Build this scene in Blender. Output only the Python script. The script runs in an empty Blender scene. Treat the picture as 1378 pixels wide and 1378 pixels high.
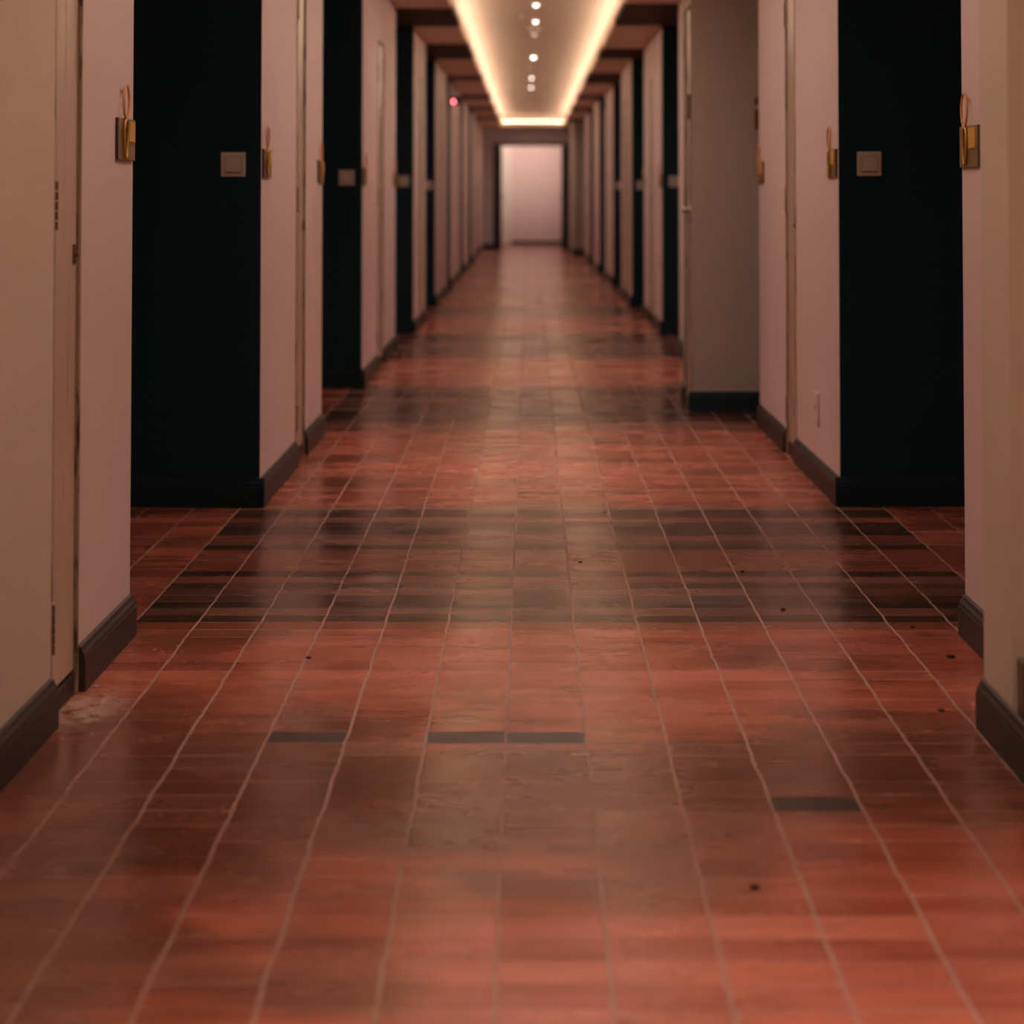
import bpy, bmesh, math, random
from mathutils import Vector, Matrix
random.seed(7)
S = bpy.context.scene
C = S.collection
PI = math.pi

# ------------------------------------------------------------------ materials
def new_mat(name):
    m = bpy.data.materials.new(name); m.use_nodes = True
    nt = m.node_tree
    return m, nt, nt.nodes['Principled BSDF']

def N(nt, t, **k):
    n = nt.nodes.new(t)
    for a, b in k.items():
        setattr(n, a, b)
    return n

def put(nt, sock, v):
    if isinstance(v, (int, float)):
        sock.default_value = v
    elif isinstance(v, (tuple, list)):
        sock.default_value = tuple(v) + ((1,) if len(v) == 3 and len(sock.default_value) == 4 else ())
    else:
        nt.links.new(v, sock)

def M(nt, op, a, b=None, c=None, clamp=False):
    n = N(nt, 'ShaderNodeMath', operation=op, use_clamp=clamp)
    put(nt, n.inputs[0], a)
    if b is not None: put(nt, n.inputs[1], b)
    if c is not None: put(nt, n.inputs[2], c)
    return n.outputs[0]

def mix(nt, fac, a, b):
    n = N(nt, 'ShaderNodeMix', data_type='RGBA')
    put(nt, n.inputs[0], fac); put(nt, n.inputs[6], a); put(nt, n.inputs[7], b)
    return n.outputs[2]

def sstep(nt, v, lo, hi, o0=0.0, o1=1.0):
    n = N(nt, 'ShaderNodeMapRange', interpolation_type='SMOOTHSTEP')
    put(nt, n.inputs[0], v)
    for i, x in enumerate((lo, hi, o0, o1)):
        n.inputs[1 + i].default_value = x
    return n.outputs[0]

def noise(nt, vec, scale, detail=3.0, rough=0.55):
    n = N(nt, 'ShaderNodeTexNoise')
    n.inputs['Scale'].default_value = scale
    n.inputs['Detail'].default_value = detail
    n.inputs['Roughness'].default_value = rough
    if vec is not None: nt.links.new(vec, n.inputs['Vector'])
    return n.outputs[0]

def scaled(nt, vec, s):
    n = N(nt, 'ShaderNodeVectorMath', operation='MULTIPLY')
    nt.links.new(vec, n.inputs[0]); n.inputs[1].default_value = s
    return n.outputs[0]

def plain(name, col, rough=0.5, spec=0.5, metal=0.0, var=0.06, scale=6.0, bump=0.0, bscale=120.0, emit=None, est=0.0):
    """Solid colour broken by a little procedural variation."""
    m, nt, b = new_mat(name)
    pos = N(nt, 'ShaderNodeNewGeometry').outputs['Position']
    nz = noise(nt, pos, scale)
    lo = tuple(c * (1 - var) for c in col); hi = tuple(min(1, c * (1 + var)) for c in col)
    put(nt, b.inputs['Base Color'], mix(nt, nz, lo, hi))
    b.inputs['Roughness'].default_value = rough
    b.inputs['Specular IOR Level'].default_value = spec
    b.inputs['Metallic'].default_value = metal
    if bump:
        bn = N(nt, 'ShaderNodeBump'); bn.inputs['Strength'].default_value = bump; bn.inputs['Distance'].default_value = 0.002
        nt.links.new(noise(nt, pos, bscale), bn.inputs['Height']); nt.links.new(bn.outputs[0], b.inputs['Normal'])
    if emit:
        b.inputs['Emission Color'].default_value = tuple(emit) + (1,)
        b.inputs['Emission Strength'].default_value = est
    return m

MAT = {}
MAT['pink'] = plain('wall_paint_rosy', (0.67, 0.51, 0.49), 0.55, 0.35, var=0.03, scale=1.6, bump=0.15)
MAT['cream'] = plain('wall_paint_cream', (0.61, 0.50, 0.41), 0.6, 0.3, var=0.03, scale=1.6, bump=0.15)
MAT['taupe'] = plain('wall_paint_taupe', (0.43, 0.35, 0.30), 0.65, 0.25, var=0.03, scale=1.6, bump=0.15)
MAT['navy'] = plain('wall_paint_midnight', (0.012, 0.033, 0.043), 0.8, 0.10, var=0.05, scale=2.0)
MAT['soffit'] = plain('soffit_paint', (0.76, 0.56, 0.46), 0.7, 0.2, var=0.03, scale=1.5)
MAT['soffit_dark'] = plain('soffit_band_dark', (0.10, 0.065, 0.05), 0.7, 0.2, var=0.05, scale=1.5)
MAT['tray'] = plain('tray_ceiling_paint', (0.72, 0.56, 0.46), 0.6, 0.3, var=0.06, scale=0.9)
MAT['greywall'] = plain('end_wall_grey', (0.52, 0.48, 0.52), 0.6, 0.3, var=0.04, scale=2.0)
MAT['lobby'] = plain('lobby_wall_rose', (0.80, 0.56, 0.53), 0.6, 0.3, var=0.03, scale=1.0)
MAT['lobby_white'] = plain('lobby_trim_white', (0.85, 0.70, 0.63), 0.45, 0.4, var=0.03, scale=2.0)
MAT['black_wood'] = plain('dark_stained_frame', (0.018, 0.014, 0.012), 0.45, 0.4, var=0.15, scale=8)
MAT['brass'] = plain('aged_brass', (0.52, 0.31, 0.09), 0.34, 0.5, metal=0.7, var=0.12, scale=40)
MAT['plate'] = plain('smoked_bronze_plate', (0.27, 0.165, 0.065), 0.3, 0.5, metal=0.4, var=0.1, scale=30)
MAT['plate_edge'] = plain('plate_edge_dark', (0.05, 0.03, 0.02), 0.4, 0.5, metal=0.4, var=0.1, scale=30)
MAT['yellow'] = plain('yellow_tile', (0.62, 0.34, 0.03), 0.35, 0.5, var=0.08, scale=30)
MAT['orange'] = plain('amber_ring', (0.60, 0.27, 0.09), 0.35, 0.5, metal=0.25, var=0.08, scale=30)
MAT['switch'] = plain('switch_plastic', (0.62, 0.52, 0.44), 0.4, 0.4, var=0.02, scale=20)
MAT['switch_gap'] = plain('switch_gap', (0.06, 0.05, 0.045), 0.7, 0.2)
MAT['hinge'] = plain('tarnished_hinge', (0.16, 0.09, 0.05), 0.45, 0.5, metal=0.6, var=0.3, scale=60)
MAT['steel'] = plain('satin_steel', (0.62, 0.58, 0.54), 0.3, 0.5, metal=0.9, var=0.05, scale=40)
MAT['grey_plastic'] = plain('grey_plastic', (0.32, 0.30, 0.31), 0.5, 0.4)
MAT['black_plastic'] = plain('black_plastic', (0.015, 0.015, 0.016), 0.35, 0.5)
MAT['red_plastic'] = plain('fire_red_plastic', (0.16, 0.012, 0.012), 0.4, 0.4)
MAT['white_plastic'] = plain('white_plastic', (0.72, 0.64, 0.58), 0.4, 0.4, var=0.02)
MAT['crumb'] = plain('plaster_crumb', (0.50, 0.40, 0.34), 0.9, 0.1, var=0.2, scale=90)
MAT['grit'] = plain('dark_grit', (0.05, 0.025, 0.018), 0.9, 0.1, var=0.2, scale=90)
MAT['gap'] = plain('shadow_gap_filler', (0.09, 0.055, 0.035), 0.8, 0.1, var=0.3, scale=30)

def emissive(name, col, strength):
    m, nt, b = new_mat(name)
    b.inputs['Base Color'].default_value = (0.8, 0.8, 0.8, 1)
    b.inputs['Emission Color'].default_value = tuple(col) + (1,)
    b.inputs['Emission Strength'].default_value = strength
    return m
LED_STRENGTH = 24.0
MAT['led'] = emissive('warm_led_strip', (1.0, 0.81, 0.60), LED_STRENGTH)
MAT['led_end'] = emissive('warm_led_strip_end', (1.0, 0.81, 0.60), 9.0)
MAT['lamp_bright'] = emissive('lamp_lens_bright', (1.0, 0.88, 0.76), 9.0)
MAT['lamp_soft'] = emissive('lamp_lens_soft', (1.0, 0.80, 0.73), 5.0)
MAT['lamp_dim'] = emissive('lamp_lens_dim', (1.0, 0.74, 0.66), 0.8)
MAT['red_led'] = emissive('red_indicator', (1.0, 0.04, 0.06), 90.0)

def door_paint():
    m, nt, b = new_mat('gloss_door_paint')
    pos = N(nt, 'ShaderNodeNewGeometry').outputs['Position']
    streak = noise(nt, scaled(nt, pos, (30, 30, 1.2)), 1.0, 4)
    put(nt, b.inputs['Base Color'], mix(nt, streak, (0.52, 0.38, 0.29), (0.62, 0.47, 0.36)))
    put(nt, b.inputs['Roughness'], sstep(nt, streak, 0.3, 0.7, 0.26, 0.38))
    b.inputs['Specular IOR Level'].default_value = 0.7
    b.inputs['Coat Weight'].default_value = 1.0
    b.inputs['Coat Roughness'].default_value = 0.28
    bn = N(nt, 'ShaderNodeBump'); bn.inputs['Strength'].default_value = 0.12; bn.inputs['Distance'].default_value = 0.002
    nt.links.new(streak, bn.inputs['Height']); nt.links.new(bn.outputs[0], b.inputs['Normal'])
    return m
MAT['door'] = door_paint()

def worn_edge():
    m, nt, b = new_mat('chipped_door_edge')
    pos = N(nt, 'ShaderNodeNewGeometry').outputs['Position']
    chip = noise(nt, scaled(nt, pos, (60, 60, 9)), 1.0, 4, 0.65)
    put(nt, b.inputs['Base Color'], mix(nt, sstep(nt, chip, 0.50, 0.62), (0.36, 0.25, 0.18), (0.07, 0.04, 0.025)))
    b.inputs['Roughness'].default_value = 0.6
    return m
MAT['worn'] = worn_edge()

def wood(name, lo, hi, rough):
    m, nt, b = new_mat(name)
    pos = N(nt, 'ShaderNodeNewGeometry').outputs['Position']
    g = noise(nt, scaled(nt, pos, (40, 3, 40)), 1.0, 5)
    put(nt, b.inputs['Base Color'], mix(nt, g, lo, hi))
    b.inputs['Roughness'].default_value = rough
    b.inputs['Specular IOR Level'].default_value = 0.4
    return m
MAT['skirt'] = wood('dark_stained_baseboard', (0.022, 0.012, 0.009), (0.046, 0.026, 0.019), 0.5)
MAT['skirt_navy'] = plain('midnight_baseboard', (0.010, 0.024, 0.030), 0.65, 0.15, var=0.05)
MAT['plinth'] = wood('worn_wood_block', (0.11, 0.075, 0.055), (0.2, 0.13, 0.1), 0.6)

# ------------------------------------------------------------------ layout numbers (metres; x right, y down the corridor)
TU, TV = 0.161, 0.081                  # tile width, tile depth
OX, OY = -0.048, 3.757
# wall segments between the alcoves: y0, y1, x of the face, riser door span
LEFT = [(-3.0, 3.87, -0.990, None, 'cream'), (3.87, 4.678, -1.000, (3.895, 4.135), 'pink'),
        (6.57, 8.506, -0.950, (7.555, 7.848), 'pink'), (10.58, 13.22, -0.955, (11.66, 12.10), 'pink'),
        (14.68, 16.38, -0.920, (15.44, 15.78), 'pink'), (18.26, 20.77, -0.930, (19.3, 19.65), 'pink'),
        (21.72, 24.74, -0.930, (23.0, 23.35), 'pink'), (26.0, 28.17, -0.935, None, 'pink'),
        (29.44, 31.86, -0.930, None, 'pink'), (33.3, 37.1, -0.950, None, 'pink')]
RIGHT = [(-3.0, 3.64, 1.000, None, 'cream'), (3.64, 3.865, 0.937, None, 'cream'), (3.865, 4.675, 1.088, None, 'pink'),
         (6.59, 8.88, 1.095, (7.655, 7.935), 'pink'), (9.43, 9.97, 0.822, (9.46, 9.76), 'taupe'),
         (9.97, 12.9, 1.035, None, 'pink'), (14.6, 16.92, 1.040, (15.62, 15.98), 'pink'),
         (18.2, 20.33, 1.000, (19.1, 19.45), 'pink'), (22.4, 24.8, 1.005, (23.4, 23.75), 'pink'),
         (26.0, 28.3, 0.972, None, 'pink'), (29.8, 32.4, 0.963, None, 'pink'), (33.4, 37.1, 0.788, None, 'taupe')]
SOF = 2.425                            # soffit height
TRAY_L, TRAY_R, TRAY_Z, TRAY_END = -0.558, 0.667, 2.67, 36.5
END_Y = 37.1
DARK_BANDS = [(4.72, 6.63), (8.68, 10.62), (12.5, 14.7), (16.6, 18.25), (20.6, 22.0), (24.7, 26.0), (28.2, 29.6), (32.0, 33.4)]

def floor_mat():
    m, nt, b = new_mat('quarry_tile_floor')
    geo = N(nt, 'ShaderNodeNewGeometry')
    pos = geo.outputs['Position']
    sep = N(nt, 'ShaderNodeSeparateXYZ'); nt.links.new(pos, sep.inputs[0])
    x, y = sep.outputs[0], sep.outputs[1]
    wob = noise(nt, scaled(nt, pos, (2.0, 7.0, 0)), 1.0, 2)
    u = M(nt, 'DIVIDE', M(nt, 'SUBTRACT', x, OX), TU)
    u = M(nt, 'ADD', u, M(nt, 'MULTIPLY', M(nt, 'SUBTRACT', wob, 0.5), 0.07))
    v = M(nt, 'DIVIDE', M(nt, 'SUBTRACT', y, OY), TV)
    i0 = M(nt, 'FLOOR', u)
    colj = N(nt, 'ShaderNodeTexWhiteNoise', noise_dimensions='1D'); nt.links.new(i0, colj.inputs['W'])
    v = M(nt, 'ADD', v, M(nt, 'MULTIPLY', M(nt, 'SUBTRACT', colj.outputs['Value'], 0.5), 0.10))
    j0 = M(nt, 'FLOOR', v)
    fu, fv = M(nt, 'FRACT', u), M(nt, 'FRACT', v)
    eu = M(nt, 'MINIMUM', fu, M(nt, 'SUBTRACT', 1.0, fu))
    ev = M(nt, 'MINIMUM', fv, M(nt, 'SUBTRACT', 1.0, fv))
    cmb = N(nt, 'ShaderNodeCombineXYZ'); put(nt, cmb.inputs[0], i0); put(nt, cmb.inputs[1], j0)
    wt = N(nt, 'ShaderNodeTexWhiteNoise', noise_dimensions='2D'); nt.links.new(cmb.outputs[0], wt.inputs['Vector'])
    th = wt.outputs['Value']
    wr = N(nt, 'ShaderNodeTexWhiteNoise', noise_dimensions='1D'); put(nt, wr.inputs['W'], M(nt, 'ADD', j0, 31.0))
    rh = wr.outputs['Value']
    # joints: wide mortar lines along the corridor, hair joints across it
    ju = sstep(nt, eu, 0.010, 0.022, 1.0, 0.0)
    jv = sstep(nt, ev, 0.014, 0.042, 1.0, 0.0)
    jv = M(nt, 'MULTIPLY', jv, sstep(nt, M(nt, 'ADD', M(nt, 'MULTIPLY', th, 0.6), M(nt, 'MULTIPLY', rh, 0.4)), 0.30, 0.75, 0.12, 1.0))
    # base tile reds
    streak = noise(nt, scaled(nt, pos, (3.0, 16.0, 0)), 1.0, 4, 0.6)
    fine = noise(nt, scaled(nt, pos, (14.0, 60.0, 0)), 1.0, 3, 0.6)
    t = M(nt, 'ADD', M(nt, 'ADD', M(nt, 'MULTIPLY', th, 0.14), M(nt, 'MULTIPLY', rh, 0.22)), M(nt, 'MULTIPLY', streak, 0.64))
    red = mix(nt, sstep(nt, t, 0.25, 0.75), (0.26, 0.058, 0.032), (0.47, 0.130, 0.078))
    red = mix(nt, M(nt, 'MULTIPLY', sstep(nt, fine, 0.52, 0.75), 0.35), red, (0.20, 0.055, 0.03))
    blotch = sstep(nt, noise(nt, scaled(nt, pos, (1.7, 2.6, 0)), 1.0, 3, 0.55), 0.47, 0.70)  # large soft noise blotches, mixed to a darker brown
    red = mix(nt, M(nt, 'MULTIPLY', blotch, 0.75), red, (0.125, 0.042, 0.024))
    # painted shade: soft dark ellipses where the floor is dim between lamp pools
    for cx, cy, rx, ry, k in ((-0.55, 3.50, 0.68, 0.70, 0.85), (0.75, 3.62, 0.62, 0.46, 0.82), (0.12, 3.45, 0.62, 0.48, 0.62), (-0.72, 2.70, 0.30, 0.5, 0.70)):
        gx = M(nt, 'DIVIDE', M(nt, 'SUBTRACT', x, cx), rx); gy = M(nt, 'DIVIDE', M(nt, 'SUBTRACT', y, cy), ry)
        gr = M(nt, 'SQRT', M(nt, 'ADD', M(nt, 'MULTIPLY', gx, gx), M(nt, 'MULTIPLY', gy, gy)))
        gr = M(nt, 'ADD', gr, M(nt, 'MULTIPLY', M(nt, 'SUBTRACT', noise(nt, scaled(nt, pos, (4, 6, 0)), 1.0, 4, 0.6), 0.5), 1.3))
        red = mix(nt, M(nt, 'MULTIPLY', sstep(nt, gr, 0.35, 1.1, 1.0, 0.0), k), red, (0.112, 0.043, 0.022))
    # bands of dark tiles laid across the corridor in front of the alcoves
    yc = M(nt, 'ADD', M(nt, 'MULTIPLY', M(nt, 'ADD', j0, 0.5), TV), OY)
    band = None
    for a, c in DARK_BANDS:
        q = M(nt, 'MULTIPLY', M(nt, 'GREATER_THAN', yc, a), M(nt, 'LESS_THAN', yc, c))
        band = q if band is None else M(nt, 'ADD', band, q)
    inx = M(nt, 'MULTIPLY', M(nt, 'GREATER_THAN', i0, -6.5), M(nt, 'LESS_THAN', i0, 7.5))
    band = M(nt, 'MULTIPLY', band, inx)
    redrow = M(nt, 'MULTIPLY', M(nt, 'GREATER_THAN', yc, 5.47), M(nt, 'LESS_THAN', yc, 5.78))
    sel = M(nt, 'ADD', M(nt, 'MULTIPLY', rh, 0.84), M(nt, 'MULTIPLY', th, 0.16))
    darkc = mix(nt, sstep(nt, sel, 0.30, 0.72), (0.060, 0.024, 0.015), (0.225, 0.085, 0.054))
    darkc = mix(nt, M(nt, 'GREATER_THAN', sel, 0.78), darkc, (0.22, 0.06, 0.032))
    darkc = mix(nt, M(nt, 'MULTIPLY', redrow, 0.8), darkc, (0.27, 0.07, 0.038))
    col = mix(nt, band, red, darkc)
    # odd single dark tiles
    odd = None
    for ci, yy in ((-3, 3.80), (-1, 3.80), (0, 3.80), (3, 3.40), (3, 5.07)):
        jj = math.floor((yy - OY) / TV)
        q = M(nt, 'MULTIPLY', M(nt, 'COMPARE', i0, float(ci), 0.1), M(nt, 'COMPARE', j0, float(jj), 0.1))
        odd = q if odd is None else M(nt, 'ADD', odd, q)
    col = mix(nt, odd, col, (0.036, 0.013, 0.007))
    # plaster dust trodden in by the first cupboard door
    dx = M(nt, 'DIVIDE', M(nt, 'ADD', x, 0.955), 0.10); dy = M(nt, 'DIVIDE', M(nt, 'SUBTRACT', y, 4.00), 0.17)
    rr = M(nt, 'SQRT', M(nt, 'ADD', M(nt, 'MULTIPLY', dx, dx), M(nt, 'MULTIPLY', dy, dy)))
    dust = M(nt, 'MULTIPLY', sstep(nt, rr, 0.35, 1.1, 1.0, 0.0), sstep(nt, noise(nt, pos, 22, 5, 0.7), 0.40, 0.55))
    # general grime and smears where the mop does not reach: along both walls
    joint = M(nt, 'MAXIMUM', ju, M(nt, 'MULTIPLY', jv, 0.75))
    jc = mix(nt, noise(nt, pos, 5, 3), (0.24, 0.115, 0.085), (0.38, 0.22, 0.17))
    jcv = mix(nt, M(nt, 'GREATER_THAN', th, 0.60), (0.045, 0.016, 0.010), (0.36, 0.17, 0.12))
    col = mix(nt, M(nt, 'MULTIPLY', jv, 0.8), col, jcv)
    col = mix(nt, ju, col, jc)
    col = mix(nt, M(nt, 'MULTIPLY', dust, 0.8), col, (0.42, 0.27, 0.20))
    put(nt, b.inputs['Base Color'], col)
    smear = noise(nt, scaled(nt, pos, (2.2, 5.0, 0)), 1.0, 4)
    rough = M(nt, 'ADD', sstep(nt, smear, 0.3, 0.7, 0.19, 0.31), M(nt, 'MULTIPLY', M(nt, 'SUBTRACT', th, 0.5), 0.06))
    rough = M(nt, 'MAXIMUM', rough, M(nt, 'MULTIPLY', M(nt, 'MAXIMUM', joint, dust), 0.85))
    rough = M(nt, 'MAXIMUM', rough, M(nt, 'MULTIPLY', odd, 0.42))
    put(nt, b.inputs['Roughness'], rough)
    b.inputs['Specular IOR Level'].default_value = 0.55
    h = M(nt, 'SUBTRACT', M(nt, 'ADD', M(nt, 'MULTIPLY', th, 0.10), M(nt, 'MULTIPLY', streak, 0.35)), M(nt, 'MULTIPLY', joint, 0.8))
    bn = N(nt, 'ShaderNodeBump'); bn.inputs['Strength'].default_value = 0.22; bn.inputs['Distance'].default_value = 0.002
    nt.links.new(h, bn.inputs['Height']); nt.links.new(bn.outputs[0], b.inputs['Normal'])
    return m
MAT['floor'] = floor_mat()

# ------------------------------------------------------------------ mesh helpers
def box(bm, a, b, mi=0):
    r = bmesh.ops.create_cube(bm, size=1.0)
    for v in r['verts']:
        v.co = Vector([a[k] + (v.co[k] + 0.5) * (b[k] - a[k]) for k in range(3)])
    for f in {f for v in r['verts'] for f in v.link_faces}:
        f.material_index = mi
    return r['verts']

def bevel(bm, w, seg=2, verts=None):
    es = list(bm.edges) if verts is None else list({e for v in verts for e in v.link_edges})
    bmesh.ops.bevel(bm, geom=es, offset=w, segments=seg, affect='EDGES', profile=0.6)

def cyl(bm, c, axis, r, L, seg=24, r2=None):
    rot = Vector((0, 0, 1)).rotation_difference(Vector(axis)).to_matrix().to_4x4()
    bmesh.ops.create_cone(bm, cap_ends=True, segments=seg, radius1=r, radius2=r if r2 is None else r2, depth=L,
                          matrix=Matrix.Translation(c) @ rot)

def tube(bm, pts, r, closed=True, seg=8):
    """Sweep a round section along points lying in the local x-z plane."""
    n = len(pts); rings = []
    for k in range(n):
        p = Vector(pts[k]); a = Vector(pts[(k - 1) % n]); b = Vector(pts[(k + 1) % n])
        if not closed and k == 0: a = p
        if not closed and k == n - 1: b = p
        t = (b - a).normalized(); w = Vector((0, 1, 0)); s = t.cross(w).normalized()
        rings.append([bm.verts.new(p + s * (r * math.cos(q * 2 * PI / seg)) + w * (r * math.sin(q * 2 * PI / seg))) for q in range(seg)])
    for k in range(n if closed else n - 1):
        A, B = rings[k], rings[(k + 1) % n]
        for q in range(seg):
            bm.faces.new((A[q], A[(q + 1) % seg], B[(q + 1) % seg], B[q]))
    if not closed:
        bm.faces.new(rings[0]); bm.faces.new(rings[-1])
    bmesh.ops.recalc_face_normals(bm, faces=bm.faces)

def lathe(bm, prof, seg=32, cap=False):
    rings = []
    for r, z in prof:
        rings.append([bm.verts.new((r * math.cos(k * 2 * PI / seg), r * math.sin(k * 2 * PI / seg), z)) for k in range(seg)])
    for A, B in zip(rings, rings[1:]):
        for k in range(seg):
            bm.faces.new((A[k], A[(k + 1) % seg], B[(k + 1) % seg], B[k]))
    if cap:
        bm.faces.new(rings[0]); bm.faces.new(rings[-1])
    bmesh.ops.recalc_face_normals(bm, faces=bm.faces)

def obj(name, bm, mats, parent=None, smooth=False):
    me = bpy.data.meshes.new(name); bm.to_mesh(me); bm.free()
    for m in (mats if isinstance(mats, (list, tuple)) else [mats]):
        me.materials.append(MAT[m])
    if smooth:
        for p in me.polygons: p.use_smooth = True
    o = bpy.data.objects.new(name, me); C.objects.link(o)
    if parent: o.parent = parent
    return o

def tag(o, label, cat, group=None, kind=None):
    o['label'] = label; o['category'] = cat
    if group: o['group'] = group
    if kind: o['kind'] = kind
    return o

def thing(name, label, cat, loc, rz=0.0, group=None):
    o = bpy.data.objects.new(name, None); C.objects.link(o)
    o.empty_display_size = 0.1
    o.location = loc; o.rotation_euler = (0, 0, rz)
    return tag(o, label, cat, group)

def place_copy(root, loc, rz, label):
    r = root.copy(); C.objects.link(r); r.location = loc; r.rotation_euler = (0, 0, rz); r['label'] = label
    for ch in list(root.children):
        c = ch.copy(); C.objects.link(c); c.parent = r
        for g in list(ch.children):
            d = g.copy(); C.objects.link(d); d.parent = c
    return r

def structure(name, bm, mats, label, cat):
    return tag(obj(name, bm, mats), label, cat, kind='structure')

ON_LEFT, ON_RIGHT, ON_FACE = PI / 2, -PI / 2, 0.0    # wall fixtures are modelled facing local -y

# ------------------------------------------------------------------ floor and ceilings
bm = bmesh.new()
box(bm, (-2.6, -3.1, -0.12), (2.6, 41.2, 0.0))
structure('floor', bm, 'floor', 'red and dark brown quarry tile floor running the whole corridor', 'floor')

bm = bmesh.new()
L0, R0 = TRAY_L - 0.05, TRAY_R + 0.05
box(bm, (L0 - 0.1, -3.0, TRAY_Z), (R0 + 0.1, TRAY_END + 0.14, TRAY_Z + 0.08))
box(bm, (L0 - 0.06, -3.0, SOF + 0.05), (L0, TRAY_END + 0.05, TRAY_Z))
box(bm, (R0, -3.0, SOF + 0.05), (R0 + 0.06, TRAY_END + 0.05, TRAY_Z))
box(bm, (L0 - 0.06, TRAY_END + 0.05, SOF + 0.05), (R0 + 0.06, TRAY_END + 0.11, TRAY_Z))
structure('ceiling', bm, 'tray', 'recessed cove ceiling glowing along its edges above the corridor', 'ceiling')

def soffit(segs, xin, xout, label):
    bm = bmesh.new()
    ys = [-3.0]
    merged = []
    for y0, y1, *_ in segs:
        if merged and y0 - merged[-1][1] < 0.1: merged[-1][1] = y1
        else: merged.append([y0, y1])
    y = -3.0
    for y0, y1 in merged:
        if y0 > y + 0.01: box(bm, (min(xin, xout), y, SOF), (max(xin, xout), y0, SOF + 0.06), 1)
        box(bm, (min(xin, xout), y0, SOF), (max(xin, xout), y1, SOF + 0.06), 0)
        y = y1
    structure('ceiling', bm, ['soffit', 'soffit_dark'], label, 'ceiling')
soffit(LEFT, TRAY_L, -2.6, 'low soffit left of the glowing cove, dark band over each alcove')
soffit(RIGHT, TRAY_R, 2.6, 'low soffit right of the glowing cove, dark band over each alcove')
bm = bmesh.new()
box(bm, (TRAY_L, TRAY_END, SOF), (TRAY_R, END_Y, SOF + 0.06))
structure('ceiling', bm, 'soffit', 'short soffit strip between the cove end and the end wall', 'ceiling')

# ------------------------------------------------------------------ walls
def wall_segment(side, seg, label, paint_ends=True):
    y0, y1, X, door, paint = seg
    sg = 1 if side == 'right' else -1
    bm = bmesh.new()
    def b(xa, xb, ya, yb, za, zb):
        box(bm, (min(xa, xb), ya, za), (max(xa, xb), yb, zb))
    if door:
        d0, d1 = door; top = 2.075
        b(X, X + sg * 0.06, y0, d0, 0, SOF); b(X, X + sg * 0.06, d1, y1, 0, SOF)
        b(X, X + sg * 0.06, d0, d1, top, SOF)
        b(X + sg * 0.06, sg * 2.45, y0, y1, 0, SOF)
    else:
        b(X, sg * 2.45, y0, y1, 0, SOF)
    if paint_ends:
        for f in bm.faces:
            cy = f.calc_center_median().y
            if abs(f.normal.y) > 0.9 and (abs(cy - y0) < 1e-3 or abs(cy - y1) < 1e-3):
                f.material_index = 1
    return structure('wall_' + side, bm, [paint, 'navy'], label, 'wall')

ORD = ['nearest', 'second', 'third', 'fourth', 'fifth', 'sixth', 'seventh', 'eighth', 'ninth', 'tenth', 'eleventh', 'twelfth']
for k, s in enumerate(LEFT):
    lab = ('cream wall panel at the left edge beside the worn cupboard door' if k == 0 else
           'rosy wall pier on the left side, %s from the camera, with midnight end face' % ORD[k - 1])
    wall_segment('left', s, lab, k > 0)
RL = {0: 'cream wall at the right edge, set back behind the narrow pier',
      1: 'narrow cream pier at the right edge of the view',
      2: 'rosy strip of right wall with a brass sign at the first alcove',
      3: 'rosy right wall pier holding a cupboard door and a socket',
      4: 'taupe pier jutting into the corridor on the right, red alarm on it',
      5: 'rosy right wall behind the jutting taupe pier',
      11: 'brown pier on the right beside the far doorway'}
n = 0
for k, s in enumerate(RIGHT):
    if k in RL: lab = RL[k]
    else:
        lab = 'rosy wall pier on the right, %s beyond the jutting taupe pier' % ['first', 'second', 'third', 'fourth', 'fifth'][n]; n += 1
    wall_segment('right', s, lab, k not in (0, 1, 4, 5, 11))

for sg, nm, lb in ((-1, 'wall_left', 'midnight back wall of the left alcoves'), (1, 'wall_right', 'midnight back wall of the right alcoves')):
    bm = bmesh.new(); box(bm, (min(sg * 2.45, sg * 2.6), -3.0, 0), (max(sg * 2.45, sg * 2.6), END_Y, SOF))
    structure(nm, bm, 'navy', lb, 'wall')
bm = bmesh.new(); box(bm, (-2.6, -3.1, 0), (2.6, -3.0, TRAY_Z))
structure('wall_back', bm, 'pink', 'rosy wall closing the corridor behind the viewer', 'wall')

# end wall with the wide doorway
DX0, DX1, DH = -0.73, 0.775, 2.115
bm = bmesh.new()
box(bm, (-2.6, END_Y, 0), (DX0, END_Y + 0.14, 2.8)); box(bm, (DX1, END_Y, 0), (2.6, END_Y + 0.14, 2.8))
box(bm, (DX0, END_Y, DH), (DX1, END_Y + 0.14, 2.8))
structure('wall_end', bm, 'greywall', 'dim grey wall around the doorway at the corridor end', 'wall')
# lobby behind it
bm = bmesh.new()
box(bm, (-2.6, 40.8, 0), (2.6, 40.95, 2.8))
structure('wall_lobby', bm, 'lobby', 'bright rose lobby wall seen through the far doorway', 'wall')
bm = bmesh.new()
box(bm, (-2.7, END_Y + 0.14, 0), (-2.6, 40.95, 2.8)); box(bm, (2.6, END_Y + 0.14, 0), (2.7, 40.95, 2.8))
structure('wall_lobby', bm, 'lobby', 'side walls of the lobby beyond the far doorway', 'wall')
bm = bmesh.new(); box(bm, (-2.6, END_Y + 0.14, 2.72), (2.6, 40.8, 2.8))
structure('ceiling', bm, 'lobby_white', 'plain ceiling of the lobby beyond the far doorway', 'ceiling')
bm = bmesh.new(); v = box(bm, (-0.62, 40.74, 0), (-0.41, 40.8, 2.35)); bevel(bm, 0.004)
structure('trim_1', bm, 'lobby_white', 'pale upright trim on the lobby wall at the doorway left', 'trim')
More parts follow.
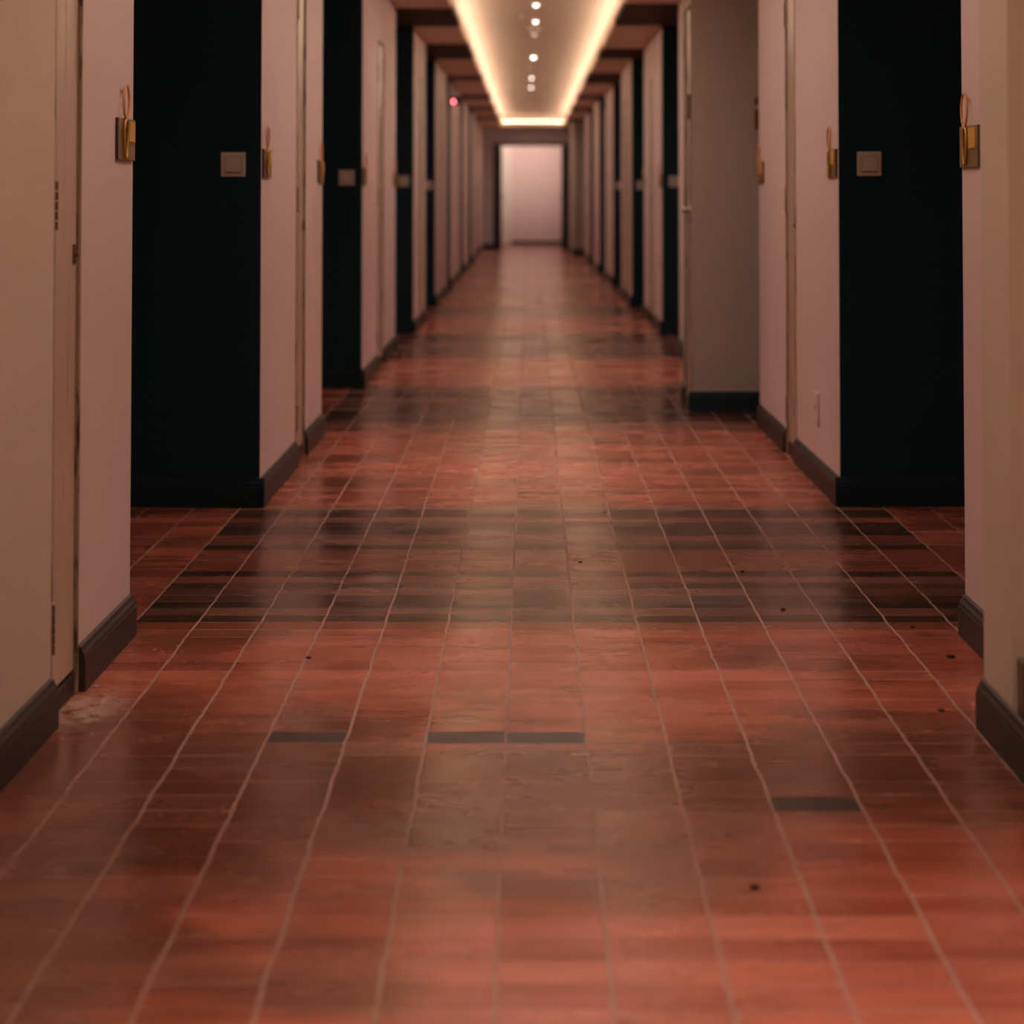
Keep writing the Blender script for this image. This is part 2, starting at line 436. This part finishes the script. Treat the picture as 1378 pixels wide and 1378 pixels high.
bm = bmesh.new(); box(bm, (-0.41, 40.782, 0), (2.6, 40.8, 0.07)); bevel(bm, 0.004)
structure('baseboard_lobby', bm, 'skirt', 'dark thin baseboard under the bright lobby wall', 'baseboard')

# dark door frame and the two leaves standing open into the lobby
bm = bmesh.new()
box(bm, (DX0, END_Y - 0.015, 0), (DX0 + 0.075, END_Y + 0.16, DH)); box(bm, (DX1 - 0.075, END_Y - 0.015, 0), (DX1, END_Y + 0.16, DH))
box(bm, (DX0 + 0.075, END_Y - 0.015, DH - 0.055), (DX1 - 0.075, END_Y + 0.16, DH))
bevel(bm, 0.004)
tag(obj('door_frame', bm, 'black_wood'), 'black frame around the bright doorway at the corridor end', 'door frame', kind='structure')
def open_leaf(n, x0, x1, hx, lab):
    bm = bmesh.new(); box(bm, (x0, END_Y + 0.17, 0.01), (x1, END_Y + 0.88, DH - 0.06)); bevel(bm, 0.003)
    d = structure('door_%d' % n, bm, 'black_wood', lab, 'door')
    s = 1 if hx > (x0 + x1) / 2 else -1
    bm = bmesh.new()
    cyl(bm, (hx + s * 0.006, END_Y + 0.80, 1.03), (1, 0, 0), 0.026, 0.012)
    cyl(bm, (hx + s * 0.03, END_Y + 0.80, 1.03), (1, 0, 0), 0.010, 0.05)
    cyl(bm, (hx + s * 0.05, END_Y + 0.74, 1.03), (0, 1, 0), 0.011, 0.13)
    obj('door_handle', bm, 'hinge', d, True)
open_leaf(20, -0.655, -0.575, -0.575, 'dark door leaf standing open at the left of the far doorway')
open_leaf(21, 0.645, 0.70, 0.645, 'dark door leaf standing open at the right of the far doorway')

# ------------------------------------------------------------------ baseboards
PROF = [(0, 0), (0.018, 0), (0.018, 0.072), (0.0155, 0.076), (0.0155, 0.083), (0.010, 0.090), (0.007, 0.098), (0.0, 0.102)]
def board_along_y(side, X, y0, y1, label, m='skirt'):
    sg = -1 if side == 'right' else 1        # direction out of the wall
    bm = bmesh.new(); ends = []
    for y in (y0, y1):
        ends.append([bm.verts.new((X + sg * p, y, z)) for p, z in PROF])
    n = len(PROF)
    for k in range(n):
        bm.faces.new((ends[0][k], ends[0][(k + 1) % n], ends[1][(k + 1) % n], ends[1][k]))
    bm.faces.new(ends[0]); bm.faces.new(ends[1])
    bmesh.ops.recalc_face_normals(bm, faces=bm.faces)
    structure('baseboard_' + side, bm, m, label, 'baseboard')
def board_along_x(side, Y, x0, x1, label, m='skirt_navy'):
    bm = bmesh.new(); ends = []
    for x in (x0, x1):
        ends.append([bm.verts.new((x, Y - p, z)) for p, z in PROF])
    n = len(PROF)
    for k in range(n):
        bm.faces.new((ends[0][k], ends[0][(k + 1) % n], ends[1][(k + 1) % n], ends[1][k]))
    bm.faces.new(ends[0]); bm.faces.new(ends[1])
    bmesh.ops.recalc_face_normals(bm, faces=bm.faces)
    structure('baseboard_' + side, bm, m, label, 'baseboard')

def boards(side, segs, names):
    sg = 1 if side == 'right' else -1
    for k, (y0, y1, X, door, paint) in enumerate(segs):
        nm = names[k]
        if door:
            board_along_y(side, X, y0, door[0] - 0.006, 'dark wood baseboard before the cupboard door on the %s' % nm) if door[0] - y0 > 0.05 else None
            board_along_y(side, X, door[1] + 0.006, y1, 'dark wood baseboard past the cupboard door on the %s' % nm) if y1 - door[1] > 0.05 else None
        else:
            board_along_y(side, X, y0, y1, 'dark wood baseboard along the %s' % nm)
        prev_end = segs[k - 1][1] if k else -9
        if k and y0 - prev_end > 0.3:
            xin = X - sg * 0.018
            board_along_x(side, y0, min(xin, sg * 2.45), max(xin, sg * 2.45), 'black baseboard at the foot of the alcove face on the %s' % nm)
LN = ['cream wall at the left edge'] + ['%s left pier' % ORD[k] for k in range(9)]
RN = ['cream wall behind the narrow right pier', 'narrow pier at the right edge', 'nearest rosy strip on the right', 'right pier with the socket',
      'jutting taupe pier', 'wall behind the taupe pier'] + ['%s pier beyond the taupe pier' % o for o in ('first', 'second', 'third', 'fourth', 'fifth')] + ['brown pier by the far doorway']
boards('left', LEFT, LN)
# the near right board runs straight past the set-back wall
boards('right', RIGHT[1:], RN[1:])
board_along_y('right', 0.937, -2.9, 3.64, 'dark wood baseboard at the lower right corner of the view')
bm = bmesh.new(); box(bm, (0.937, -2.9, 0), (1.0, 3.64, 0.09))
structure('trim_2', bm, 'skirt', 'dark ledge behind the lower right baseboard', 'trim')
bm = bmesh.new(); box(bm, (0.945, 3.595, 0.09), (0.999, 3.64, 0.20)); bevel(bm, 0.006)
structure('trim_3', bm, 'plinth', 'worn wooden block above the baseboard at the right edge', 'trim')
board_along_x('end', END_Y, -0.95, DX0, 'black baseboard left of the far doorway')

# ------------------------------------------------------------------ narrow cupboard doors in the piers
door_no = [0]
def cupboard_door(side, seg, label, far=False, knob=False):
    y0, y1, X, (d0, d1), paint = seg
    door_no[0] += 1
    w = d1 - d0; H = 2.07
    sg = 1 if side == 'right' else -1
    rz = ON_RIGHT if side == 'right' else ON_LEFT
    root = bpy.data.objects.new('door_%d' % door_no[0], None); C.objects.link(root)
    root.location = (X, (d0 + d1) / 2, 0); root.rotation_euler = (0, 0, rz)
    tag(root, label, 'door', kind='structure')
    # local: x along the wall (viewer's right), -y out of the wall
    fw = 0.012
    bm = bmesh.new(); box(bm, (-w / 2 + fw + 0.004, 0.004, 0.055), (w / 2 - fw - 0.004, 0.040, H - fw - 0.004)); bevel(bm, 0.002)
    obj('door_panel', bm, 'door', root)
    bm = bmesh.new()
    box(bm, (-w / 2, -0.004, 0), (-w / 2 + fw, 0.06, H)); box(bm, (w / 2 - fw, -0.004, 0), (w / 2, 0.06, H))
    box(bm, (-w / 2 + fw, -0.004, H - fw), (w / 2 - fw, 0.06, H)); bevel(bm, 0.002)
    obj('frame', bm, 'worn', root)
    bm = bmesh.new(); box(bm, (-w / 2 + fw, 0.002, 0), (w / 2 - fw, 0.055, 0.045)); bevel(bm, 0.002)
    obj('threshold', bm, 'skirt', root)
    bm = bmesh.new(); box(bm, (-w / 2 + fw, 0.045, 0.045), (w / 2 - fw, 0.058, H - fw))
    obj('backing', bm, 'gap', root)
    if far: return root
    for z in (0.19, 1.075, 1.865):
        bm = bmesh.new(); hx = -w / 2 + fw + 0.002
        box(bm, (hx + 0.003, -0.001, z - 0.052), (hx + 0.024, 0.005, z + 0.052), 1)
        for q in range(5):
            cyl(bm, (hx, -0.003, z - 0.042 + q * 0.021), (0, 0, 1), 0.0055, 0.0185, 12)
        obj('hinge', bm, ['hinge', 'door'], root)
    lx = w / 2 - fw - 0.028
    bm = bmesh.new()
    box(bm, (lx - 0.010, 0.0, 0.945), (lx + 0.010, 0.006, 0.99)); bevel(bm, 0.003)
    cyl(bm, (lx, 0.0, 0.968), (0, 1, 0), 0.006, 0.012, 14)
    obj('lock_plate', bm, 'hinge', root)
    if knob:
        bm = bmesh.new()
        cyl(bm, (0.02, 0.0, 1.02), (0, 1, 0), 0.022, 0.012)
        cyl(bm, (0.02, -0.012, 1.02), (0, 1, 0), 0.008, 0.03)
        bmesh.ops.create_uvsphere(bm, u_segments=20, v_segments=12, radius=0.017, matrix=Matrix.Translation((0.02, -0.028, 1.02)))
        obj('knob', bm, 'steel', root, True)
        bm = bmesh.new(); box(bm, (-0.005, -0.006, 1.485), (0.035, 0.006, 1.615)); bevel(bm, 0.003)
        obj('label_holder', bm, 'hinge', root)
    return root
cupboard_door('left', LEFT[1], 'narrow worn cupboard door with tarnished hinges at the left edge')
cupboard_door('left', LEFT[2], 'narrow glossy cupboard door in the pier between first and second left alcoves')
cupboard_door('left', LEFT[3], 'narrow glossy cupboard door between second and third left alcoves')
cupboard_door('left', LEFT[4], 'narrow glossy cupboard door between third and fourth left alcoves', True)
cupboard_door('left', LEFT[5], 'narrow cupboard door past the fourth left alcove', True)
cupboard_door('left', LEFT[6], 'narrow cupboard door on the left pier under the red indicator', True)
cupboard_door('right', RIGHT[3], 'narrow cupboard door on the right pier just past the wall socket')
cupboard_door('right', RIGHT[4], 'narrow pale door with steel knob on the jutting right pier', False, True)
cupboard_door('right', RIGHT[6], 'narrow cupboard door on the first right pier beyond the taupe one', True)
cupboard_door('right', RIGHT[7], 'narrow cupboard door on the second right pier beyond the taupe one', True)
cupboard_door('right', RIGHT[8], 'narrow cupboard door on the third right pier beyond the taupe one', True)

# ------------------------------------------------------------------ wall fixtures
def make_plaque(loc, rz, label):
    t = thing('room_sign', label, 'room sign', loc, rz, 'brass room signs beside the alcoves')
    w, h = 0.19, 0.102
    bm = bmesh.new(); box(bm, (-w / 2, -0.008, -h / 2), (w / 2, 0.0, h / 2)); bevel(bm, 0.0015)
    for f in bm.faces:
        if f.normal.y > -0.5: f.material_index = 1
    obj('plate', bm, ['plate', 'plate_edge'], t)
    cx = -0.026
    ring = [(cx + 0.030 * math.cos(a), -0.012, h / 2 + 0.040 + 0.040 * math.sin(a)) for a in [k * 2 * PI / 40 for k in range(40)]]
    bm = bmesh.new(); tube(bm, ring, 0.0032); obj('upper_ring', bm, 'orange', t, True)
    drop = []
    for k in range(40):
        a = k * 2 * PI / 40
        s = math.sin(a); rr = 0.025 * math.cos(a) * (0.55 + 0.45 * (s + 1) / 2)
        drop.append((cx + rr, -0.012, 0.002 + 0.047 * s))
    bm = bmesh.new(); tube(bm, drop, 0.0036); obj('lower_loop', bm, 'brass', t, True)
    bm = bmesh.new(); box(bm, (0.012, -0.012, -0.006), (0.078, -0.007, 0.045)); bevel(bm, 0.001)
    obj('yellow_panel', bm, 'yellow', t)
    return t
PL = [('left', -1.0, 4.573, 1.234, 'sign on the rosy strip at the left, nearest of all on the left wall'),
      ('left', -0.95, 6.685, 1.21, 'sign at the near edge of the second left pier, right of the light switch'),
      ('left', -0.95, 8.40, 1.20, 'sign at the far edge of the second left pier, before the second alcove'),
      ('left', -0.955, 10.70, 1.20, 'sign at the near edge of the third left pier past the second alcove'),
      ('left', -0.955, 13.10, 1.20, 'sign at the far edge of the third left pier before the third alcove'),
      ('right', 1.088, 4.573, 1.217, 'sign on the rosy strip at the right, nearest of all on the right wall'),
      ('right', 1.095, 6.705, 1.21, 'sign at the near edge of the right pier, left of the light switch'),
      ('right', 1.095, 8.77, 1.20, 'sign at the far edge of the right pier, beside the taupe pier'),
      ('right', 1.04, 14.72, 1.20, 'sign at the near edge of the first right pier beyond the taupe one'),
      ('right', 1.04, 16.80, 1.20, 'sign at the far edge of the first right pier beyond the taupe one')]
src = None
for side, X, y, z, lab in PL:
    rz = ON_LEFT if side == 'left' else ON_RIGHT
    lab = 'brass ' + lab
    if src is None: src = make_plaque((X, y, z), rz, lab)
    else: place_copy(src, (X, y, z), rz, lab)

def make_switch(loc, label):
    t = thing('light_switch', label, 'light switch', loc, 0, 'light switches on the dark alcove faces')
    bm = bmesh.new(); box(bm, (-0.043, -0.009, -0.043), (0.043, 0, 0.043)); bevel(bm, 0.0025); obj('plate', bm, 'switch', t)
    bm = bmesh.new(); box(bm, (-0.0295, -0.0096, -0.031), (0.029, -0.0085, 0.0265)); obj('rocker_gap_shade', bm, 'switch_gap', t)  # gap widened left and below to paint in the rocker's shadow
    bm = bmesh.new(); vs = box(bm, (-0.0275, -0.014, -0.0265), (0.0275, -0.008, 0.0255))
    for v in vs:
        if v.co.z > 0 and v.co.y < -0.01: v.co.y = -0.0105
    bevel(bm, 0.001); obj('rocker', bm, 'switch', t)
    return t
SW = [(-1.048, 6.57, 1.204, 'square light switch on the nearest dark face on the left'),
      (-1.042, 10.58, 1.192, 'square light switch on the second dark face on the left'),
      (-0.999, 14.68, 1.201, 'square light switch on the third dark face on the left'),
      (-0.994, 18.26, 1.185, 'square light switch on the fourth dark face on the left'),
      (1.203, 6.59, 1.207, 'square light switch on the nearest dark face on the right'),
      (1.135, 14.6, 1.198, 'square light switch on the dark face just past the taupe pier'),
      (1.087, 18.2, 1.184, 'square light switch on the second dark face past the taupe pier'),
      (1.084, 22.4, 1.199, 'square light switch on the third dark face past the taupe pier')]
src = None
for x, y, z, lab in SW:
    if src is None: src = make_switch((x, y, z), lab)
    else: place_copy(src, (x, y, z), 0, lab)

# socket low on the right pier
t = thing('power_socket', 'white wall socket low on the right pier near the cupboard door', 'socket', (1.095, 7.085, 0.292), ON_RIGHT)
bm = bmesh.new(); box(bm, (-0.043, -0.010, -0.055), (0.043, 0, 0.055)); bevel(bm, 0.003); obj('plate', bm, 'pink', t)
for xx in (-0.008, 0.008):
    bm = bmesh.new(); box(bm, (xx - 0.002, -0.0108, -0.008), (xx + 0.002, -0.0095, 0.008)); obj('slot', bm, 'switch_gap', t)

# fire alarm on the taupe pier
t = thing('alarm_call_point', 'dark red fire alarm box on the taupe pier by the rosy wall', 'fire alarm', (1.19, 9.43, 1.478), 0)
bm = bmesh.new(); box(bm, (-0.05, -0.045, -0.05), (0.05, 0, 0.05)); bevel(bm, 0.006, 3); obj('mounting_box', bm, 'red_plastic', t)
bm = bmesh.new(); box(bm, (-0.028, -0.048, -0.026), (0.028, -0.0445, 0.026)); bevel(bm, 0.001); obj('press_panel', bm, 'white_plastic', t)
t = thing('alarm_indicator', 'small dark red alarm lamp above the alarm box on the taupe pier', 'alarm lamp', (1.175, 9.43, 1.572), 0)
bm = bmesh.new(); box(bm, (-0.034, -0.014, -0.02), (0.034, 0, 0.02)); bevel(bm, 0.003); obj('base', bm, 'red_plastic', t)
bm = bmesh.new(); cyl(bm, (0, -0.021, 0), (0, 1, 0), 0.015, 0.016, 20, 0.011); obj('lens', bm, 'red_plastic', t, True)

# bracketed camera with a red indicator under the left soffit
t = thing('security_camera', 'small dark security camera with glowing red dot under the left soffit', 'security camera', (-0.86, 21.45, SOF), 0)
bm = bmesh.new(); box(bm, (-0.06, -0.03, -0.012), (0.06, 0.03, 0)); box(bm, (-0.035, -0.014, -0.20), (-0.008, 0.014, -0.012)); bevel(bm, 0.003); obj('ceiling_mount', bm, 'grey_plastic', t)
bm = bmesh.new(); box(bm, (-0.045, -0.06, -0.29), (0.075, 0.07, -0.195)); bevel(bm, 0.014, 3); b_ = obj('body', bm, 'black_plastic', t)
bm = bmesh.new(); bmesh.ops.create_uvsphere(bm, u_segments=16, v_segments=10, radius=0.010, matrix=Matrix.Translation((-0.022, -0.064, -0.262))); obj('indicator', bm, 'red_led', b_, True)

# ------------------------------------------------------------------ lamps
def make_downlight(loc, lens, label):
    t = thing('downlight', label, 'ceiling lamp', loc, 0, 'spot lamps along the cove ceiling')
    bm = bmesh.new(); lathe(bm, [(0.024, -0.004), (0.034, -0.010), (0.044, -0.008), (0.047, 0.0), (0.024, 0.0)], 36); obj('trim_ring', bm, 'white_plastic', t, True)
    bm = bmesh.new(); lathe(bm, [(0.001, -0.030), (0.010, -0.028), (0.018, -0.022), (0.023, -0.012), (0.024, -0.001)], 28); obj('lens', bm, lens, t, True)
    return t
DL = [(0.051, 15.28, 'lamp_soft', 'first ceiling spot at the top edge of the view'),
      (0.051, 16.76, 'lamp_soft', 'second ceiling spot from the top edge, beside the smoke detector'),
      (0.044, 18.11, 'lamp_dim', 'third ceiling spot from the top edge, dimmer than the rest'),
      (0.041, 21.17, 'lamp_bright', 'brightest ceiling spot, alone midway along the cove'),
      (0.022, 24.95, 'lamp_soft', 'nearer of the paired ceiling spots past the brightest one'),
      (0.020, 27.15, 'lamp_soft', 'farther of the paired ceiling spots past the brightest one')]
for x, y, lens, lab in DL:
    make_downlight((x, y, TRAY_Z), lens, lab)
t = thing('smoke_detector', 'pale smoke detector on the cove ceiling between the first spots', 'smoke detector', (0.04, 17.45, TRAY_Z), 0)
bm = bmesh.new(); lathe(bm, [(0.001, -0.045), (0.03, -0.043), (0.042, -0.028), (0.055, -0.016), (0.058, 0.0)], 32); obj('housing', bm, 'white_plastic', t, True)
bm = bmesh.new(); lathe(bm, [(0.001, -0.053), (0.012, -0.052), (0.014, -0.044)], 20); obj('sensor_cap', bm, 'grey_plastic', t, True)
def sprinkler(loc, lab):
    t = thing('sprinkler_head', lab, 'sprinkler', loc, 0)
    bm = bmesh.new(); lathe(bm, [(0.012, -0.03), (0.014, -0.012), (0.034, -0.006), (0.036, 0)], 24); obj('escutcheon', bm, 'steel', t, True)
    bm = bmesh.new(); cyl(bm, (0, 0, -0.058), (0, 0, 1), 0.018, 0.003, 20); cyl(bm, (0, 0, -0.044), (0, 0, 1), 0.004, 0.03, 10); obj('deflector', bm, 'steel', t)
sprinkler((-0.075, 16.05, TRAY_Z), 'small metal sprinkler head left of the first ceiling spots')
sprinkler((-0.012, 22.6, TRAY_Z), 'small metal sprinkler head just past the brightest ceiling spot')

def led(a, b, lab, strength_mat='led'):
    ax = 0 if b[0] - a[0] > b[1] - a[1] else 1
    bm = bmesh.new(); box(bm, (a[0], a[1], SOF + 0.0601), (b[0], b[1], a[2] + 0.022))
    root = tag(obj('light_strip', bm, 'steel'), lab, 'light strip')
    bm = bmesh.new()
    L = b[ax] - a[ax]; n = max(2, int(L / 0.8))
    for k in range(n):
        p, q = list(a), list(b)
        p[ax] = a[ax] + L * k / n; q[ax] = a[ax] + L * (k + 1) / n
        vs = [bm.verts.new(v) for v in ((p[0], p[1], a[2] + 0.022), (q[0], p[1], a[2] + 0.022), (q[0], q[1], a[2] + 0.022), (p[0], q[1], a[2] + 0.022))]
        bm.faces.new(vs)
    bmesh.ops.remove_doubles(bm, verts=bm.verts, dist=1e-5)
    ex = bmesh.ops.extrude_face_region(bm, geom=bm.faces[:])
    for v in ex['geom']:
        if isinstance(v, bmesh.types.BMVert): v.co.z += 0.012
    bmesh.ops.recalc_face_normals(bm, faces=bm.faces)
    obj('diffuser', bm, strength_mat, root)
zl = SOF + 0.068
led((TRAY_L - 0.036, -2.9, zl), (TRAY_L - 0.022, TRAY_END - 0.01, zl), 'warm light strip hidden along the left lip of the cove')
led((TRAY_R + 0.022, -2.9, zl), (TRAY_R + 0.036, TRAY_END - 0.01, zl), 'warm light strip hidden along the right lip of the cove')
led((TRAY_L + 0.02, TRAY_END + 0.006, zl), (TRAY_R - 0.02, TRAY_END + 0.013, zl), 'warm light strip across the far end of the cove', 'led_end')

def spot(x, y, power, angle=58, col=(1.0, 0.85, 0.75)):
    l = bpy.data.lights.new('spot_beam', 'SPOT'); l.energy = power; l.color = col
    l.spot_size = math.radians(angle); l.spot_blend = 1.0; l.shadow_soft_size = 0.06
    o = bpy.data.objects.new('spot_beam', l); C.objects.link(o); o.location = (x, y, TRAY_Z - 0.05)
    return o
WIDE_FILL = 31.0  # power of the wide fill cone added at each spot to brighten the walls
SPOTS = [(0.05, -1.2, 20), (0.05, 0.6, 20), (0.45, 2.05, 135), (0.0, 4.45, 80), (0.05, 7.0, 75), (0.05, 8.35, 70), (0.05, 11.4, 62), (0.05, 13.1, 25)]
for x, y, p in SPOTS: spot(x, y, p); spot(x, y, WIDE_FILL * (0.85 if 0 < y < 3 else 1.0), 150)
for x, y, lens, _ in DL:
    p = {'lamp_bright': 1.0, 'lamp_soft': 0.7, 'lamp_dim': 0.25}[lens]
    spot(x, y, 42 * p); spot(x, y, WIDE_FILL * p, 150)
for y, k in ((23.2, 0.5), (29.5, 0.6), (32.5, 0.7), (35.0, 1.1)): spot(0.02, y, 36 * k); spot(0.02, y, WIDE_FILL * k, 150)

# lamp on the lobby ceiling beyond the doorway
l = bpy.data.lights.new('lobby_lamp', 'SPOT'); l.energy = 175; l.color = (1.0, 0.82, 0.70); l.shadow_soft_size = 0.1
l.spot_size = math.radians(95); l.spot_blend = 1.0
o = bpy.data.objects.new('lobby_lamp', l); C.objects.link(o); o.location = (-0.15, 38.6, 2.6)
o.rotation_euler = (Vector((-0.15, 40.8, 1.85)) - Vector(o.location)).to_track_quat('-Z', 'Y').to_euler()

# ------------------------------------------------------------------ crumbs on the floor
def crumbs(name, spots, r, m, lab):
    bm = bmesh.new()
    for x, y, k in spots:
        s = r * k
        g = bmesh.ops.create_icosphere(bm, subdivisions=1, radius=s, matrix=Matrix.Translation((x, y, s * 0.35)) @ Matrix.Diagonal((1.2, 1.0, 0.5, 1)))
        for v in g['verts']: v.co += Vector((random.uniform(-1, 1), random.uniform(-1, 1), random.uniform(-.4, .4))) * s * 0.25
        for v in g['verts']: v.co.z = max(v.co.z, 0.0)
    tag(obj(name, bm, m), lab, 'debris', kind='stuff')
crumbs('plaster_debris', [(random.gauss(-0.93, 0.03), random.gauss(4.02, 0.10), random.uniform(0.4, 1.2)) for _ in range(34)]
       + [(-0.905, 4.52, .8), (-0.88, 4.50, .7), (-0.86, 4.56, .5)], 0.0042, 'crumb', 'pale plaster crumbs on the floor by the worn cupboard door')
crumbs('floor_grit', [(-0.525, 4.44, 1), (0.15, 5.58, 1), (0.355, 2.98, 1.4), (0.875, 3.99, 1.1), (1.0, 4.45, 1.5), (0.97, 4.75, 1.0), (0.67, 4.95, 1), (0.62, 5.45, 0.9)],
       0.006, 'grit', 'scattered dark grit specks on the tile floor')

# ------------------------------------------------------------------ world, camera, view
w = bpy.data.worlds.new('dim_interior'); S.world = w; w.use_nodes = True
w.node_tree.nodes['Background'].inputs[0].default_value = (0.5, 0.42, 0.4, 1)
w.node_tree.nodes['Background'].inputs[1].default_value = 0.02

cam = bpy.data.cameras.new('camera'); co = bpy.data.objects.new('camera', cam); C.objects.link(co)
co.location = (0, 0, 1.1); co.rotation_euler = (math.radians(90 + 1.8), 0, 0)
cam.sensor_width = 36; cam.sensor_fit = 'HORIZONTAL'
cam.lens = 2500 / 1378 * 36
cam.shift_x = -(713 - 689) / 1378
cam.shift_y = -(689 - 182.43) / 1378
cam.clip_start = 0.05; cam.clip_end = 100
cam.dof.use_dof = True; cam.dof.focus_distance = 5.0; cam.dof.aperture_fstop = 2.6
S.camera = co

S.view_settings.view_transform = 'Standard'; S.view_settings.look = 'None'
S.view_settings.gamma = 1; S.view_settings.exposure = 0.12; S.view_settings.use_curve_mapping = False
S.cycles.use_denoising = True
S.cycles.max_bounces = 8; S.cycles.diffuse_bounces = 5; S.cycles.glossy_bounces = 4
S.cycles.sample_clamp_indirect = 6.0
